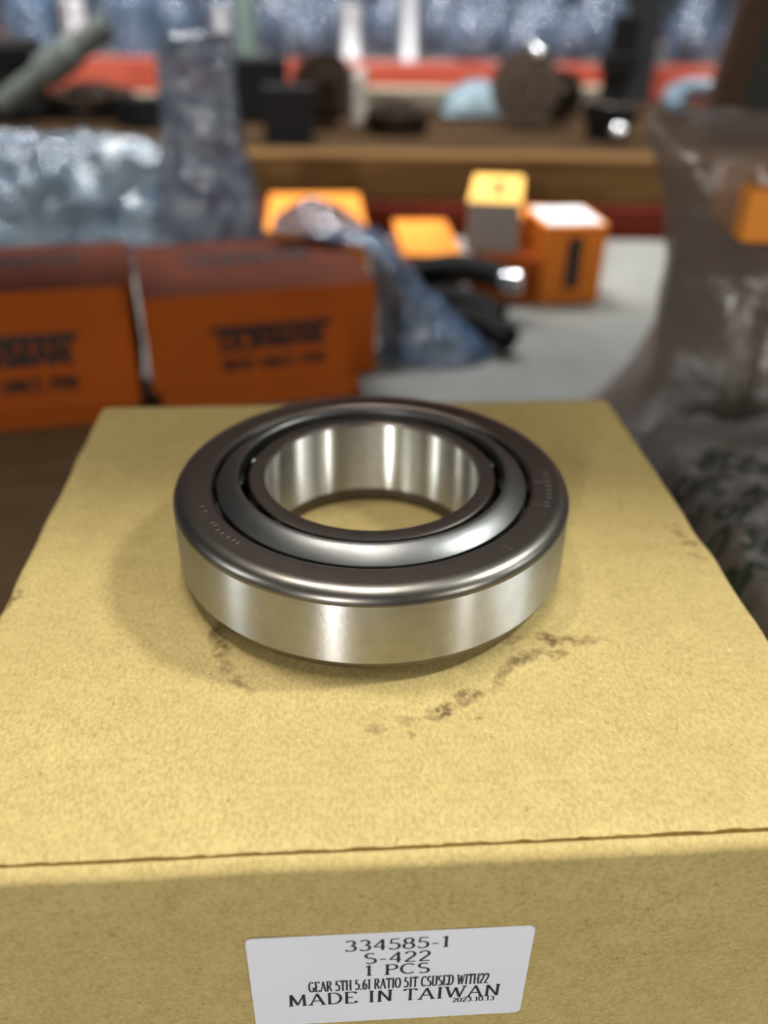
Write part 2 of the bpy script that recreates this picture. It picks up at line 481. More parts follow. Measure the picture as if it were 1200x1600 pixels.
rows = [('334585-1', 0.337, 0.705, 0.845, 0.115), ('S-422', 0.405, 0.640, 0.700, 0.115), ('1 PCS', 0.405, 0.640, 0.565, 0.115),
        ('GEAR 5TH 5.61 RATIO 51T CSUSED WITH22', 0.205, 0.860, 0.405, 0.12), ('MADE IN TAIWAN', 0.128, 0.910, 0.250, 0.135), ('2023.10.13', 0.735, 0.892, 0.195, 0.050)]
for s_, a, b, zc, hh in rows:
    big = hh > 0.06
    th = 0.00054 if hh > .125 else (0.00052 if big else 0.00028)
    if 'GEAR' in s_: th = 0.00034
    text_mesh(mb, s_, a * LW, (zc - 0.02) * LH, hh * LH, (b - a) * LW, th, th * 0.5, True, put, 0.10)
mb.build('label_print', m_ink, label)

# ------------------------------------------------------------------ the bearing
BC = (-0.00291, 0.16816)
brg = empty('roller_bearing', (BC[0], BC[1], 0.0003)); tag(brg, 'polished steel tapered roller bearing standing on the kraft carton', 'bearing')
m_band = steel('ground_steel', (0.62, 0.635, 0.66), 0.36, 1.0, 0.25, bscale=900)
m_bore = steel('honed_steel', (0.66, 0.65, 0.62), 0.31, 1.0, 0.25)
m_dark = steel('black_oxide_steel', (0.23, 0.212, 0.19), 0.33, bscale=420)
m_face = steel('dark_ground_face', (0.16, 0.135, 0.12), 0.40, bscale=500)
m_cage = steel('pressed_cage_steel', (0.20, 0.20, 0.199), 0.37, bscale=1400)
m_black = simple('gap_black', (0.012, 0.012, 0.012), 0.6)
def lathe_part(name, prof, mats, parent, seg=160, closed=True, angle=30):
    """prof: list of (r, z, material index of the band starting here)"""
    mb = MB().lathe([(r, z) for r, z, _ in prof], seg, closed=closed)
    o = mb.build(name, None, parent, smooth=True, angle=angle)
    for m_ in mats: o.data.materials.append(m_)
    nb_ = len(prof) if closed else len(prof) - 1
    for p in o.data.polygons:
        p.material_index = prof[p.index % nb_][2]
    return o
# outer ring: 0 band, 1 dark chamfer, 2 face
op = [(0.0415, 0.0022, 1), (0.0436, 0.0022, 1), (0.0444, 0.0027, 1), (0.0450, 0.0044, 0), (0.0450, 0.0184, 1)]
for k in range(1, 9):
    a = math.pi / 2 * k / 8
    op.append((0.0450 - 0.0037 * (1 - math.cos(a)), 0.0184 + 0.0030 * math.sin(a), 1))
op[-1] = (op[-1][0], op[-1][1], 2)
op += [(0.0370, 0.0214, 2), (0.0365, 0.0211, 2), (0.0362, 0.0205, 2), (0.0385, 0.0065, 2)]
# lathe orientation needs the profile counter-clockwise in (r,z): bottom -> outside -> top -> inside
lathe_part('outer_ring', op, [m_band, m_dark, m_face], brg)
ip = [(0.0285, 0.0, 1), (0.0285, 0.004, 1), (0.0270, 0.0045, 1), (0.0262, 0.0195, 1), (0.0278, 0.0195, 1), (0.0280, 0.0205, 1), (0.0280, 0.0218, 1), (0.0277, 0.0221, 1), (0.0252, 0.0223, 1),
      (0.0246, 0.0221, 1), (0.0243, 0.0214, 0), (0.0243, 0.0030, 1), (0.0238, 0.0020, 1), (0.0238, 0.0, 1)]
lathe_part('inner_ring', ip, [m_bore, m_face], brg)
cp = [(0.0352, 0.0165, 0), (0.0353, 0.0200, 0), (0.0351, 0.0207, 0), (0.0345, 0.0212, 0), (0.0330, 0.0222, 0), (0.0315, 0.0230, 0), (0.0308, 0.0232, 0), (0.0304, 0.0232, 0), (0.0301, 0.0229, 0), (0.0300, 0.0223, 0), (0.0300, 0.0190, 0), (0.0306, 0.0190, 0), (0.0308, 0.0220, 0), (0.0342, 0.0200, 0), (0.0343, 0.0165, 0)]
lathe_part('cage', cp, [m_cage], brg)
m_roll = steel('roller_steel', (0.5, 0.5, 0.5), 0.25)
rollmesh = None
NR = 18
for k in range(NR):
    a = 2 * math.pi * k / NR
    prof = [(0.0, -0.0065), (0.0030, -0.0065), (0.0033, -0.0062), (0.0040, 0.0060), (0.0037, 0.0064), (0.0, 0.0064)]
    if rollmesh is None:
        o = MB().lathe(prof, 12).build('roller', m_roll, brg, smooth=True); rollmesh = o.data
    else:
        o = bpy.data.objects.new('roller', rollmesh); COL.objects.link(o); o.parent = brg
    o.location = (0.0322 * math.cos(a), 0.0322 * math.sin(a), 0.0128)
    o.rotation_euler = (Matrix.Rotation(a, 3, 'Z') @ Matrix.Rotation(0.14, 3, 'Y')).to_euler()
# stamped marks on the outer ring face: short worn strokes
mb = MB(); rnd = random.Random(7)
def stamp(a, r, la, lr, z=0.02143):
    ca, sa = math.cos(a), math.sin(a)
    P = [(r - lr, -la), (r + lr, -la), (r + lr, la), (r - lr, la)]
    mb.add([((q * ca - t * sa), (q * sa + t * ca), z) for q, t in P], [(0, 1, 2, 3)])
for k in range(9):
    stamp(math.radians(2 - 2.6 * k + rnd.uniform(-.4, .4)), 0.0402 + rnd.uniform(-.0002, .0002), 0.00012, 0.0006)
for k in range(11):
    if k in (2, 3): continue
    stamp(math.radians(203 + 2.5 * k + rnd.uniform(-.5, .5)), 0.0393 + rnd.uniform(-.0004, .0004), 0.00013, 0.0005)
stamp(math.radians(-4), 0.0382, 0.00007, 0.0015); stamp(math.radians(-19), 0.0382, 0.00006, 0.0013); stamp(math.radians(-46), 0.0400, 0.00006, 0.0012)
mb.build('stamp_marks', steel('worn_bright_steel', (0.55, 0.53, 0.50), 0.45), brg)['kind'] = 'stuff'

# ------------------------------------------------------------------ orange boxes
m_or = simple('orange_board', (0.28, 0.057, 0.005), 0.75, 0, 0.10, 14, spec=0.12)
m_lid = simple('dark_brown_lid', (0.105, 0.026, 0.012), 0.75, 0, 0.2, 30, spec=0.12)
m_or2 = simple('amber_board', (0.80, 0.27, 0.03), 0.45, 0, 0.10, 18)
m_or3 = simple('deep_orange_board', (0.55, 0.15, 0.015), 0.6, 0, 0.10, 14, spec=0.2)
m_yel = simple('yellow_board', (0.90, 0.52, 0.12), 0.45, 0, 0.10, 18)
m_ink2 = simple('box_ink', (0.012, 0.01, 0.01), 0.5, 0, 0.2, 90)
m_greypap = simple('grey_paper', (0.20, 0.175, 0.16), 0.6, 0, 0.08, 30)
m_white = simple('white_paper', (0.85, 0.84, 0.88), 0.45, 0, 0.03, 30)

def logo(mb, put, x0, x1, y0, y1):
    """bar with slanted ends over bold capitals, second line below"""
    w, h = x1 - x0, y1 - y0
    bar = [(x0, y1), (x1, y1), (x1 - w*.045, y1 - h*.15), (x0 + w*.045, y1 - h*.15)]
    mb.add([put(*p) for p in bar], [(3, 2, 1, 0)])
    text_mesh(mb, 'DORMAN', x0 + w*.085, y0 + h*.44, h*.42, w*.83, w*.038, w*.028, False, put, 0.02)
    text_mesh(mb, 'NEW SINCE 1918', x0 + w*.09, y0, h*.25, w*.83, w*.018, w*.014, False, put, 0.10)

def orange_box(name, fl_corner, yaw, L, Dp, Hh, z0, label, with_logo=True, lines=True):
    r = empty(name, (fl_corner[0], fl_corner[1], z0), math.radians(yaw))
    tag(r, label, 'box', 'orange parts boxes on the bench')
    MB().box((0, 0, 0), (L, Dp, Hh - 0.0012)).build('carton', m_or, r, bevel=0.0012)
    # tuck lid folded over the front
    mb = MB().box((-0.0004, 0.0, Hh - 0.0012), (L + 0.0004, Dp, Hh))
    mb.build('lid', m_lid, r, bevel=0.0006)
    mb = MB()
    pts = [(0.02*L, 0)] + [(0.98*L, 0)] + arc(0.90*L, -0.012, 0.08*L, 0.006, 0, -90, 5) + arc(0.10*L, -0.012, 0.08*L, 0.006, 270, 180, 5)
    n = len(pts)
    mb.add([(x, -0.0001, Hh + z - 0.0005) for x, z in pts] + [(x, -0.0009, Hh + z - 0.0005) for x, z in pts],
           [tuple(range(n)), tuple(range(2*n-1, n-1, -1))] + [(k, (k+1) % n, (k+1) % n + n, k + n) for k in range(n)])
    mb.build('lid_flap', m_or, r)
    if with_logo:
        mb = MB()
        logo(mb, lambda x, z: (x, -0.0012, z), L*.26, L*.80, Hh*.19, Hh*.66)
        o = mb.build('front_print', m_ink2, r); o['label'] = 'black lettering printed on the front'
        mb = MB()
        text_mesh(mb, 'DORMAN', L*.22, Dp*.50, Dp*.28, L*.58, L*.022, L*.018, False, lambda x, y: (x, y, Hh + 0.0003), 0.02)
        mb.build('top_print', m_ink2, r)
    return r
a0 = 16.7
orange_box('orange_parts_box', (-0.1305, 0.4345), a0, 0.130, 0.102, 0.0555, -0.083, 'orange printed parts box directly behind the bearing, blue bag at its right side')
c2 = Vector((-0.1338, 0.4228, 0)); d2 = Vector((math.cos(math.radians(13.5)), math.sin(math.radians(13.5)), 0))
p2 = c2 - d2 * 0.130
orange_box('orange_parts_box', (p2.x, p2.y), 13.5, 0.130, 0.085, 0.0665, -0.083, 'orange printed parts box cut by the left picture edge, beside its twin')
def flat_box(corner, yaw, L, Dp, label):
    r = empty('orange_flat_box', (corner[0], corner[1], TZ), math.radians(yaw)); tag(r, label, 'box', 'flat orange boxes under the parts boxes')
    MB().box((0, 0, 0), (L, Dp, 0.0155)).build('carton', m_or, r, bevel=0.001)
    MB().box((-0.0005, -0.0005, 0.0155), (L + 0.0005, Dp, 0.0170)).build('lid', m_or, r, bevel=0.0005)
flat_box((-0.1290, 0.4440), 16.0, 0.118, 0.09, 'flat orange carton under the parts box behind the bearing')
flat_box((-0.2560, 0.4040), 14.5, 0.119, 0.075, 'flat orange carton under the left-edge parts box, above brown board')

# brown board on the bench at the left
m_brown = cardboard('brown_board', (0.20, 0.125, 0.06), (0.13, 0.08, 0.038), None, 0.2)
bb = MB().box((-0.20, -0.13, 0), (0.20, 0.17, 0.0028)).build('cardboard_sheet', m_brown, bevel=0.0006)
bb.location = (-0.315, 0.27, TZ - 0.003); bb.rotation_euler = (0, 0, 0.12)
bb.location.z = TZ + 0.0002
tag(bb, 'dark brown cardboard sheet lying on the bench left of the kraft carton', 'cardboard')

# small boxes further back
def small_box(corner, yaw, L, Dp, Hh, z0, body, topm, label, panel=None, panel_mat=None, top_patch=None):
    r = empty('small_parts_box', (corner[0], corner[1], z0), math.radians(yaw)); tag(r, label, 'box', 'small orange boxes at the back of the bench')
    MB().box((0, 0, 0), (L, Dp, Hh - 0.001)).build('carton', body, r, bevel=0.001)
    MB().box((-0.0003, -0.0003, Hh - 0.001), (L + 0.0003, Dp + 0.0003, Hh)).build('lid', topm, r, bevel=0.0004)
    if panel:
        a, b, c, d = panel
        MB().box((a*L, -0.0006, c*Hh), (b*L, -0.0001, d*Hh)).build('front_panel', panel_mat, r)
    if top_patch:
        MB().box((0.06*L, 0.06*Dp, Hh + 0.0001), (0.94*L, 0.94*Dp, Hh + 0.0006)).build('top_label', top_patch, r)
    return r
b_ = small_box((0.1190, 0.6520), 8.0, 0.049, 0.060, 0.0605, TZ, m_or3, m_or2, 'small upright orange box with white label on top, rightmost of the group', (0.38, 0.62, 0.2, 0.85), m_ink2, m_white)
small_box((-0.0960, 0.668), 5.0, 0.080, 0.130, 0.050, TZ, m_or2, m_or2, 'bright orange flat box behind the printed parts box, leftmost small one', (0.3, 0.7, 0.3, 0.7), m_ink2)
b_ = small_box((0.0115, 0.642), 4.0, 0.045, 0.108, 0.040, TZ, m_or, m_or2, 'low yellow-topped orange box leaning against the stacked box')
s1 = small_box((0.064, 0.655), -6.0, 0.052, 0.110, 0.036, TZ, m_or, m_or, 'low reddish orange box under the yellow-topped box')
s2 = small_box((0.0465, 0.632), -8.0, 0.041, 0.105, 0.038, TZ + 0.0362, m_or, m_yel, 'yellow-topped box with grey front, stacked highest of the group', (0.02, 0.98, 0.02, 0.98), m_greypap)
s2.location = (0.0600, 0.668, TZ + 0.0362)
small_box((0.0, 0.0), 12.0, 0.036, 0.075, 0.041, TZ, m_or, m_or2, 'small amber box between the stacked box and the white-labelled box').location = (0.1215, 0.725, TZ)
# dark print on the yellow lid
mb = MB(); mb.box((0.018, 0.03, 0.0381), (0.026, 0.075, 0.0384)); mb.build('lid_print', m_ink2, s2)

# ------------------------------------------------------------------ plastic bags
def crumple(p, s, amp, seed):
    q = Vector((p[0] * s + seed, p[1] * s + seed * 1.7, p[2] * s - seed))
    a = 1 - abs(noise.noise(q)) * 2
    b = 1 - abs(noise.noise(q * 2.3 + Vector((4, 1, 7)))) * 2
    c = noise.noise(q * 5.1)
    return amp * (a * 0.55 + b * 0.32 + c * 0.22)

def standing_bag(name, outline, y0, thick, mat, label, amp=0.012, scale=14, seed=1.0, nu=64, nv=60, lean=0.0, root=None, zb=TZ, cat='plastic bag', ybulge=None):
    """outline: rows (z, x_left, x_right, half thickness factor) from bottom to top; closed pillow with folds"""
    zs = [r[0] for r in outline]
    def row(z):
        return [np.interp(z, zs, [r[k] for r in outline]) for k in (1, 2, 3)]
    vs_ = []; fs_ = []
    for side in (-1, 1):
        for j in range(nv + 1):
            z = zs[0] + (zs[-1] - zs[0]) * j / nv
            xl, xr, tf = row(z)
            for i in range(nu + 1):
                u = i / nu
                x = xl + (xr - xl) * u
                e = max(0.0, 1 - (2 * u - 1) ** 2) ** 0.5
                top = min(1.0, (nv - j) / (nv * 0.10)) ** 0.5
                t = thick * tf * e * top
                edge = min(1.0, 6 * min(u, 1 - u))
                cr = crumple((x, z * 0.8, side * 0.3), scale, amp, seed) * edge * min(1.0, 0.15 + j / (nv * 0.15))
                zz = z + 0.35 * crumple((z, x, side), scale, amp, seed + 9) * min(1.0, j / (nv * 0.2))
                yy = y0 + lean * (z - zs[0]) + side * t + (cr if side < 0 else cr * 0.8)
                vs_.append((x + 0.3 * crumple((x + 3, z, 0.5), scale, amp, seed + 4) * (j > 0), yy, max(zz, zb + 0.001)))
    nrow = (nu + 1) * (nv + 1)
    fs_ += quad_grid(nu, nv, 0) + quad_grid(nu, nv, nrow, True)
    for j in range(nv):
        a = j * (nu + 1)
        fs_.append((a, a + nu + 1, a + nu + 1 + nrow, a + nrow)); a += nu
        fs_.append((a, a + nrow, a + nu + 1 + nrow, a + nu + 1))
    for i in range(nu):
        fs_.append((i, i + nrow, i + 1 + nrow, i + 1)); a = nv * (nu + 1) + i
        fs_.append((a, a + 1, a + 1 + nrow, a + nrow))
    cx = sum(v[0] for v in vs_) / len(vs_); cy = sum(v[1] for v in vs_) / len(vs_); cz = min(v[2] for v in vs_)
    o = MB().add([(v[0] - cx, v[1] - cy, v[2] - cz) for v in vs_], fs_).build(name, mat, smooth=True, angle=50)
    o.location = (cx, cy, cz)
    tag(o, label, cat)
    return o

m_pl_blue = plastic('blue_clear_plastic', (0.085, 0.14, 0.205), 0.62, 0.14, 26)
m_pl_blue2 = plastic('deep_blue_plastic', (0.070, 0.100, 0.165), 0.80, 0.16, 26)
m_pl_blue3 = plastic('mid_blue_plastic', (0.085, 0.14, 0.24), 0.72, 0.16, 26)
m_pl_grey = plastic('grey_clear_plastic', (0.34, 0.31, 0.33), 0.55, 0.18, 26)
m_pl_brown = plastic('brownish_clear_plastic', (0.150, 0.113, 0.094), 0.60, 0.26, 22, 0.35, 0.4)

# left: low mound and tall standing end of a bag
standing_bag('plastic_bag', [(TZ, -0.68, -0.118, 1.0), (-0.07, -0.66, -0.125, 1.0), (-0.04, -0.62, -0.14, 0.9), (-0.018, -0.57, -0.165, 0.6), (-0.004, -0.52, -0.21, 0.25)],
             0.760, 0.075, m_pl_blue, 'low crumpled bluish clear plastic bag behind the left orange box', 0.030, 17, 2.3)
standing_bag('plastic_bag', [(TZ, -0.180, -0.084, 1.0), (-0.05, -0.175, -0.090, 1.0), (0.0, -0.165, -0.097, 0.8), (0.03, -0.158, -0.104, 0.6), (0.083, -0.155, -0.106, 0.35)],
             0.628, 0.028, m_pl_blue2, 'tall narrow grey-blue plastic bag standing upright behind the orange boxes', 0.010, 20, 5.1)
# middle bag, slumped against the orange box
standing_bag('plastic_bag', [(TZ, -0.008, 0.074, 1.0), (-0.085, -0.009, 0.056, 0.95), (-0.06, -0.010, 0.027, 0.9), (-0.035, -0.013, 0.004, 0.8), (-0.026, -0.020, -0.006, 0.7), (-0.022, -0.074, -0.012, 0.55), (-0.014, -0.072, -0.022, 0.4), (-0.004, -0.062, -0.034, 0.25)],
             0.548, 0.030, m_pl_blue3, 'blue translucent plastic bag slumped against the right side of the orange box', 0.012, 22, 8.4)
# right big bag
standing_bag('plastic_bag', [(TZ, 0.120, 0.42, 1.0), (-0.08, 0.134, 0.42, 1.05), (-0.05, 0.148, 0.42, 1.0), (-0.01, 0.146, 0.41, 0.85), (0.03, 0.136, 0.40, 0.7), (0.05, 0.126, 0.39, 0.5), (0.060, 0.124, 0.36, 0.25)],
             0.455, 0.075, m_pl_brown, 'large brownish grey translucent plastic bag standing at the right picture edge', 0.016, 13, 12.7)
# things inside the right bag
m_dbrown = simple('dark_brown_board', (0.10, 0.072, 0.055), 0.7)
def brown_carton(corner, yaw, L, Dp, Hh, label):
    r = small_box(corner, yaw, L, Dp, Hh, TZ + 0.0003, m_dbrown, m_dbrown, label)
    r.name = 'brown_carton'; r['group'] = 'cartons in the right bag'
    return r
brown_carton((0.168, 0.436), 8.0, 0.036, 0.05, 0.112, 'tall narrow dark brown carton inside the big translucent bag')
brown_carton((0.209, 0.430), 8.0, 0.13, 0.06, 0.070, 'wide dark brown carton inside the big translucent bag')
ob_ = small_box((0.1680, 0.410), -4.0, 0.034, 0.06, 0.024, TZ + 0.1126, m_or2, m_or2, 'orange box seen in the big bag at the right picture edge')
cap = MB().lathe([(0, 0), (0.017, 0), (0.018, 0.001), (0.018, 0.020), (0.017, 0.022), (0.009, 0.022), (0.008, 0.020), (0, 0.020)], 32).build('white_plastic_cap', simple('white_plastic', (0.62, 0.62, 0.64), 0.35), smooth=True)
cap.location = (0.2185, 0.440, TZ + 0.0708); tag(cap, 'round whitish plastic cap in the big bag below the orange box', 'cap')

# green printed film, lower right: a slack bag beside the carton
m_film = plastic('printed_clear_film', (0.19, 0.172, 0.162), 0.75, 0.2, 40, 0.6, 0.6)
m_gink = simple('green_ink', (0.022, 0.045, 0.028), 0.4, 0, 0.2, 120)
GX0, GX1, GY0, GY1 = 0.090, 0.245, 0.13, 0.335
def film_z(x, y):
    u = (x - GX0) / (GX1 - GX0); w = (y - GY0) / (GY1 - GY0)
    e = max(0, min(1, 7 * min(u + .02, 1 - u, w, 1 - w)))
    base = TZ + 0.002 + 0.066 * e ** 0.6 * (1 - 0.25 * (2*u - 0.7) ** 2)
    return base + crumple((x, y, 0), 20, 0.009, 3.3) * e
mb = MB(); NU = NV = 70; pts = []
gcx, gcy = (GX0 + GX1) / 2, (GY0 + GY1) / 2
for j in range(NV + 1):
    for i in range(NU + 1):
        x = GX0 + (GX1 - GX0) * i / NU; y = GY0 + (GY1 - GY0) * j / NV
        pts.append((x - gcx, y - gcy, film_z(x, y) - TZ))
nb = len(pts)
faces = quad_grid(NU, NV) + quad_grid(NU, NV, nb, True)
rim = [j*(NU+1) for j in range(NV, 0, -1)] + [i for i in range(NU)] + [j*(NU+1)+NU for j in range(NV)] + [NV*(NU+1)+i for i in range(NU, 0, -1)]
for a, b in zip(rim, rim[1:] + rim[:1]): faces.append((a, a+nb, b+nb, b))
mb.add(pts + [(x, y, 0.0005) for x, y, z in pts], faces)
film = mb.build('printed_plastic_bag', m_film, smooth=True, angle=60); film.location = (gcx, gcy, TZ)
tag(film, 'clear plastic bag with dark green lettering, lying right of the kraft carton', 'plastic bag')
mb = MB()
def film_put(u, w):
    # lines of print run away from the carton edge, turned clockwise
    a = math.radians(-38)
    x = 0.098 + u * math.cos(a) - w * math.sin(a); y = 0.262 + u * math.sin(a) + w * math.cos(a)
    x = min(max(x, GX0 + .002), GX1 - .002); y = min(max(y, GY0 + .002), GY1 - .002)
    return (x - gcx, y - gcy, film_z(x, y) - TZ + 0.0007)
for k, s_ in enumerate(('BEEP OF BEEP OF', 'SMC AND SUN', 'CON OF AND', 'ARE NO SMC', 'AND SU OF')):
    ln = 0.0062 * len(s_)
    text_mesh(mb, s_, 0.008 - 0.004 * k, 0.014 - k * 0.0150, 0.0095, ln, 0.0019, 0.0016, False, film_put, 0.16, sub=3)
mb.build('film_print', m_gink, film)

# ------------------------------------------------------------------ dark forged parts on the bench
m_iron = simple('black_iron', (0.006, 0.0055, 0.005), 0.7, 0.0, 0.3, 50, 0.3, spec=0.15)
m_bright = steel('bright_steel', (0.75, 0.75, 0.78), 0.25)
def fork(loc, rz, L, label, tip=False, pitch=0.0):
    r = empty('shift_fork', loc, rz); tag(r, label, 'metal part', 'dark forged parts on the bench')
    mb = MB(); N = 14
    pts = []; rad = []
    for i in range(N + 1):
        t = i / N
        pts.append((L * t, 0.010 * math.sin(math.pi * t), 0.012 + pitch * t + 0.004 * math.sin(math.pi * t))); rad.append(0.0115 - 0.004 * abs(t - 0.4))
    mb.tube(pts, rad, 10).build('arm', m_iron, r, smooth=True)
    # the two prongs of the fork
    for s in (-1, 1):
        mb = MB(); q = []
        for i in range(9):
            a = math.radians(90 + s * (20 + 70 * i / 8))
            q.append((-0.004 + 0.020 - 0.022 * math.sin(a), s * 0.003 + 0.022 * math.cos(a), 0.0078))
        mb.tube(q, [0.006 - 0.00035 * i for i in range(9)], 8).build('prong', m_iron, r, smooth=True)
    if tip:
        Mx = Matrix.Translation((L, 0, 0.012 + pitch)) @ Matrix.Rotation(math.pi/2, 4, 'Y')
        MB().lathe([(0, -0.008), (0.0075, -0.008), (0.0085, -0.006), (0.0085, 0.006), (0.007, 0.008), (0, 0.008)], 20, Mx).build('bright_end', m_bright, r, smooth=True)
    return r
fork((0.018, 0.640, TZ + 0.014), -0.35, 0.078, 'black forged fork with a bright steel end, below the stacked boxes', True, 0.004)
fork((0.014, 0.606, TZ), -0.25, 0.070, 'plain black forged fork between the blue bag and the stacked boxes')
fork((0.030, 0.566, TZ), -0.42, 0.058, 'plain black forged fork nearest the kraft carton, poking past the blue bag')

# ------------------------------------------------------------------ rear shelf with plank deck, dark red front beam
SZ = -0.030
m_dred = simple('dark_red_paint', (0.10, 0.014, 0.006), 0.7, 0, 0.2, 20, spec=0.12)
m_red = simple('red_orange_paint', (0.36, 0.056, 0.028), 0.4, 0, 0.10, 8)
m_wood = NT('rough_wood'); _c = m_wood.coord((1, 12, 12)); _a = m_wood.noise(_c, 7, 5, 0.6, 0.6)
m_wood.l(m_wood.ramp(_a, ((0.3, (0.040, 0.019, 0.006)), (0.55, (0.078, 0.040, 0.014)), (0.75, (0.125, 0.068, 0.026)))), m_wood.b.inputs['Base Color']); m_wood.val('Roughness', 0.9); m_wood.val('Specular IOR Level', 0.1)
m_wood = m_wood.m
m_deckwood = m_wood.copy(); m_deckwood.name = 'dark_deck_wood'  # deck planks get a darker copy than the front board
for e_, c_ in zip([n_ for n_ in m_deckwood.node_tree.nodes if n_.type == 'VALTORGB'][0].color_ramp.elements, ((0.018, 0.009, 0.004, 1), (0.040, 0.021, 0.008, 1), (0.066, 0.037, 0.015, 1))):
    e_.color = c_
for e_, c_ in zip([n_ for n_ in m_wood.node_tree.nodes if n_.type == 'VALTORGB'][0].color_ramp.elements, ((0.060, 0.029, 0.009, 1), (0.11, 0.058, 0.021, 1), (0.17, 0.095, 0.038, 1))):
    e_.color = c_
sh = empty('plank_shelf', (0, 1.2, FLOOR_Z)); tag(sh, 'low rack shelf with dark red beam and wooden plank deck behind the bench', 'rack')
zb = -FLOOR_Z
MB().box((-1.3, -0.335, zb - 0.16), (1.3, -0.29, zb - 0.072)).build('front_beam', m_dred, sh, bevel=0.003)
MB().box((-1.3, 0.06, zb - 0.16), (1.3, 0.10, zb - 0.072)).build('rear_beam', m_dred, sh, bevel=0.003)
MB().box((-1.25, -0.328, zb - 0.0715), (1.25, -0.29, zb + SZ + 0.001)).build('front_board', m_wood, sh, bevel=0.003)
for k in range(4):
    y0 = -0.285 + k * 0.099
    MB().box((-1.25 + 0.01 * (k % 2), y0, zb - 0.0715), (1.25, y0 + 0.092, zb + SZ - 0.002 * (k % 3))).build('deck_plank', m_deckwood, sh, bevel=0.002)
m_post = simple('dark_post', (0.012, 0.012, 0.013), 0.7, spec=0.15)
for x in (-1.3, 1.26):
    for y in (-0.33, 0.06):
        MB().box((x, y, 0), (x + 0.04, y + 0.04, zb - 0.16)).build('leg', m_post, sh)

m_gear = steel('oily_gear_steel', (0.075, 0.058, 0.048), 0.42)
m_gear2 = steel('worn_gear_steel', (0.085, 0.066, 0.055), 0.38)
def gear_mesh(mb, r0, r1, bore, th, teeth, M=None):
    prof = []
    for k in range(teeth):
        for f_, rr in ((0.0, r0), (0.22, r0), (0.35, r1), (0.65, r1), (0.78, r0)):
            a = 2 * math.pi * (k + f_) / teeth; prof.append((rr * math.cos(a), rr * math.sin(a)))
    n = len(prof)
    ring = [(bore * math.cos(math.atan2(y, x)), bore * math.sin(math.atan2(y, x))) for x, y in prof]
    P = [Vector((x, y, -th/2)) for x, y in prof] + [Vector((x, y, th/2)) for x, y in prof] + [Vector((x, y, -th/2)) for x, y in ring] + [Vector((x, y, th/2)) for x, y in ring]
    if M: P = [M @ p for p in P]
    fs_ = []
    for k in range(n):
        j = (k + 1) % n
        fs_ += [(k, j, n+j, n+k), (2*n+j, 2*n+k, 3*n+k, 3*n+j), (n+k, n+j, 3*n+j, 3*n+k), (j, k, 2*n+k, 2*n+j)]
    mb.add(P, fs_)
def gear(loc, r, th, teeth, label, mat=None, tilt=math.pi/2, rz=0.0, hub=True):
    o = empty('spur_gear', loc, rot=(tilt, 0, rz)); tag(o, label, 'gear', 'gears on the plank shelf')
    mb = MB(); gear_mesh(mb, r * 0.9, r, r * 0.2, th, teeth); mb.build('toothed_rim', mat or m_gear, o)
    if hub:
        MB().lathe([(0, -th*.3), (r*.2, -th*.3), (r*.24, -th*.8), (r*.5, -th*.8), (r*.55, -th*.5), (r*.55, th*.5), (r*.5, th*.8), (r*.24, th*.8), (r*.2, th*.3), (0, th*.3)], 28).build('hub', mat or m_gear, o, smooth=True)
    return o
gear((-0.075, 1.06, SZ + 0.0385), 0.038, 0.025, 26, 'dark oily gear standing on edge beside the coil spring', rz=0.25)
gg = gear((0.155, 1.08, SZ + 0.0415), 0.041, 0.026, 30, 'brownish gear standing on edge with a bright glint, right of the blue film', m_gear2, rz=-0.2)
def glint_ball(parent, p, r):  # small bright ball added to stand for a glint on the part
    o = MB().lathe([(0, -r)] + [(r * math.cos(math.radians(a)), r * math.sin(math.radians(a))) for a in range(-75, 90, 15)] + [(0, r)], 20).build('added_glint', m_bright, parent, smooth=True, angle=80)
    o.location = p
glint_ball(gg, (0.010, 0.036, 0.016), 0.009)
gear((0.008, 1.02, SZ + 0.013), 0.034, 0.022, 24, 'dark gear lying flat on the planks in the middle of the shelf', tilt=0.1)
gear((0.203, 1.12, SZ + 0.0285), 0.028, 0.022, 20, 'small black gear on edge between brown gear and black shaft', rz=0.6)
gear((-0.36, 1.12, SZ + 0.014), 0.05, 0.024, 30, 'dark wide gear lying flat behind the low left bag', tilt=0.06)
# coil spring
mb = MB(); pts = []
for i in range(8 * 20 + 1):
    a = 2 * math.pi * i / 20
    pts.append((0.0095 * math.cos(a), 0.0095 * math.sin(a), 0.0024 + 0.0585 * i / 160))
sp = mb.tube(pts, 0.0022, 8).build('coil_spring', steel('spring_steel', (0.62, 0.60, 0.56), 0.3), smooth=True, angle=80)
sp.location = (-0.036, 1.02, SZ + 0.0005); tag(sp, 'bright steel coil spring standing upright next to the dark gear', 'spring')
def shaft(loc, rot, prof, mat, label, name='gear_shaft', glint=None):
    o = empty(name, loc, rot=rot); tag(o, label, 'shaft', 'shafts on the plank shelf')
    MB().lathe(prof, 28).build('shaft_body', mat, o, smooth=True)
    if glint:
        r, z, th = glint
        mb = MB(); gear_mesh(mb, r * .92, r, r * .5, th, 22, Matrix.Translation((0, 0, z))); mb.build('toothed_collar', mat, o)
        MB().lathe([(r*.5, z + th*.5), (r*.98, z + th*.52), (r*.98, z + th*.62), (r*.5, z + th*.64)], 24, closed=True).build('glint_ring', m_bright, o, smooth=True)  # bright ring added as the highlight on the dark shaft
    return o
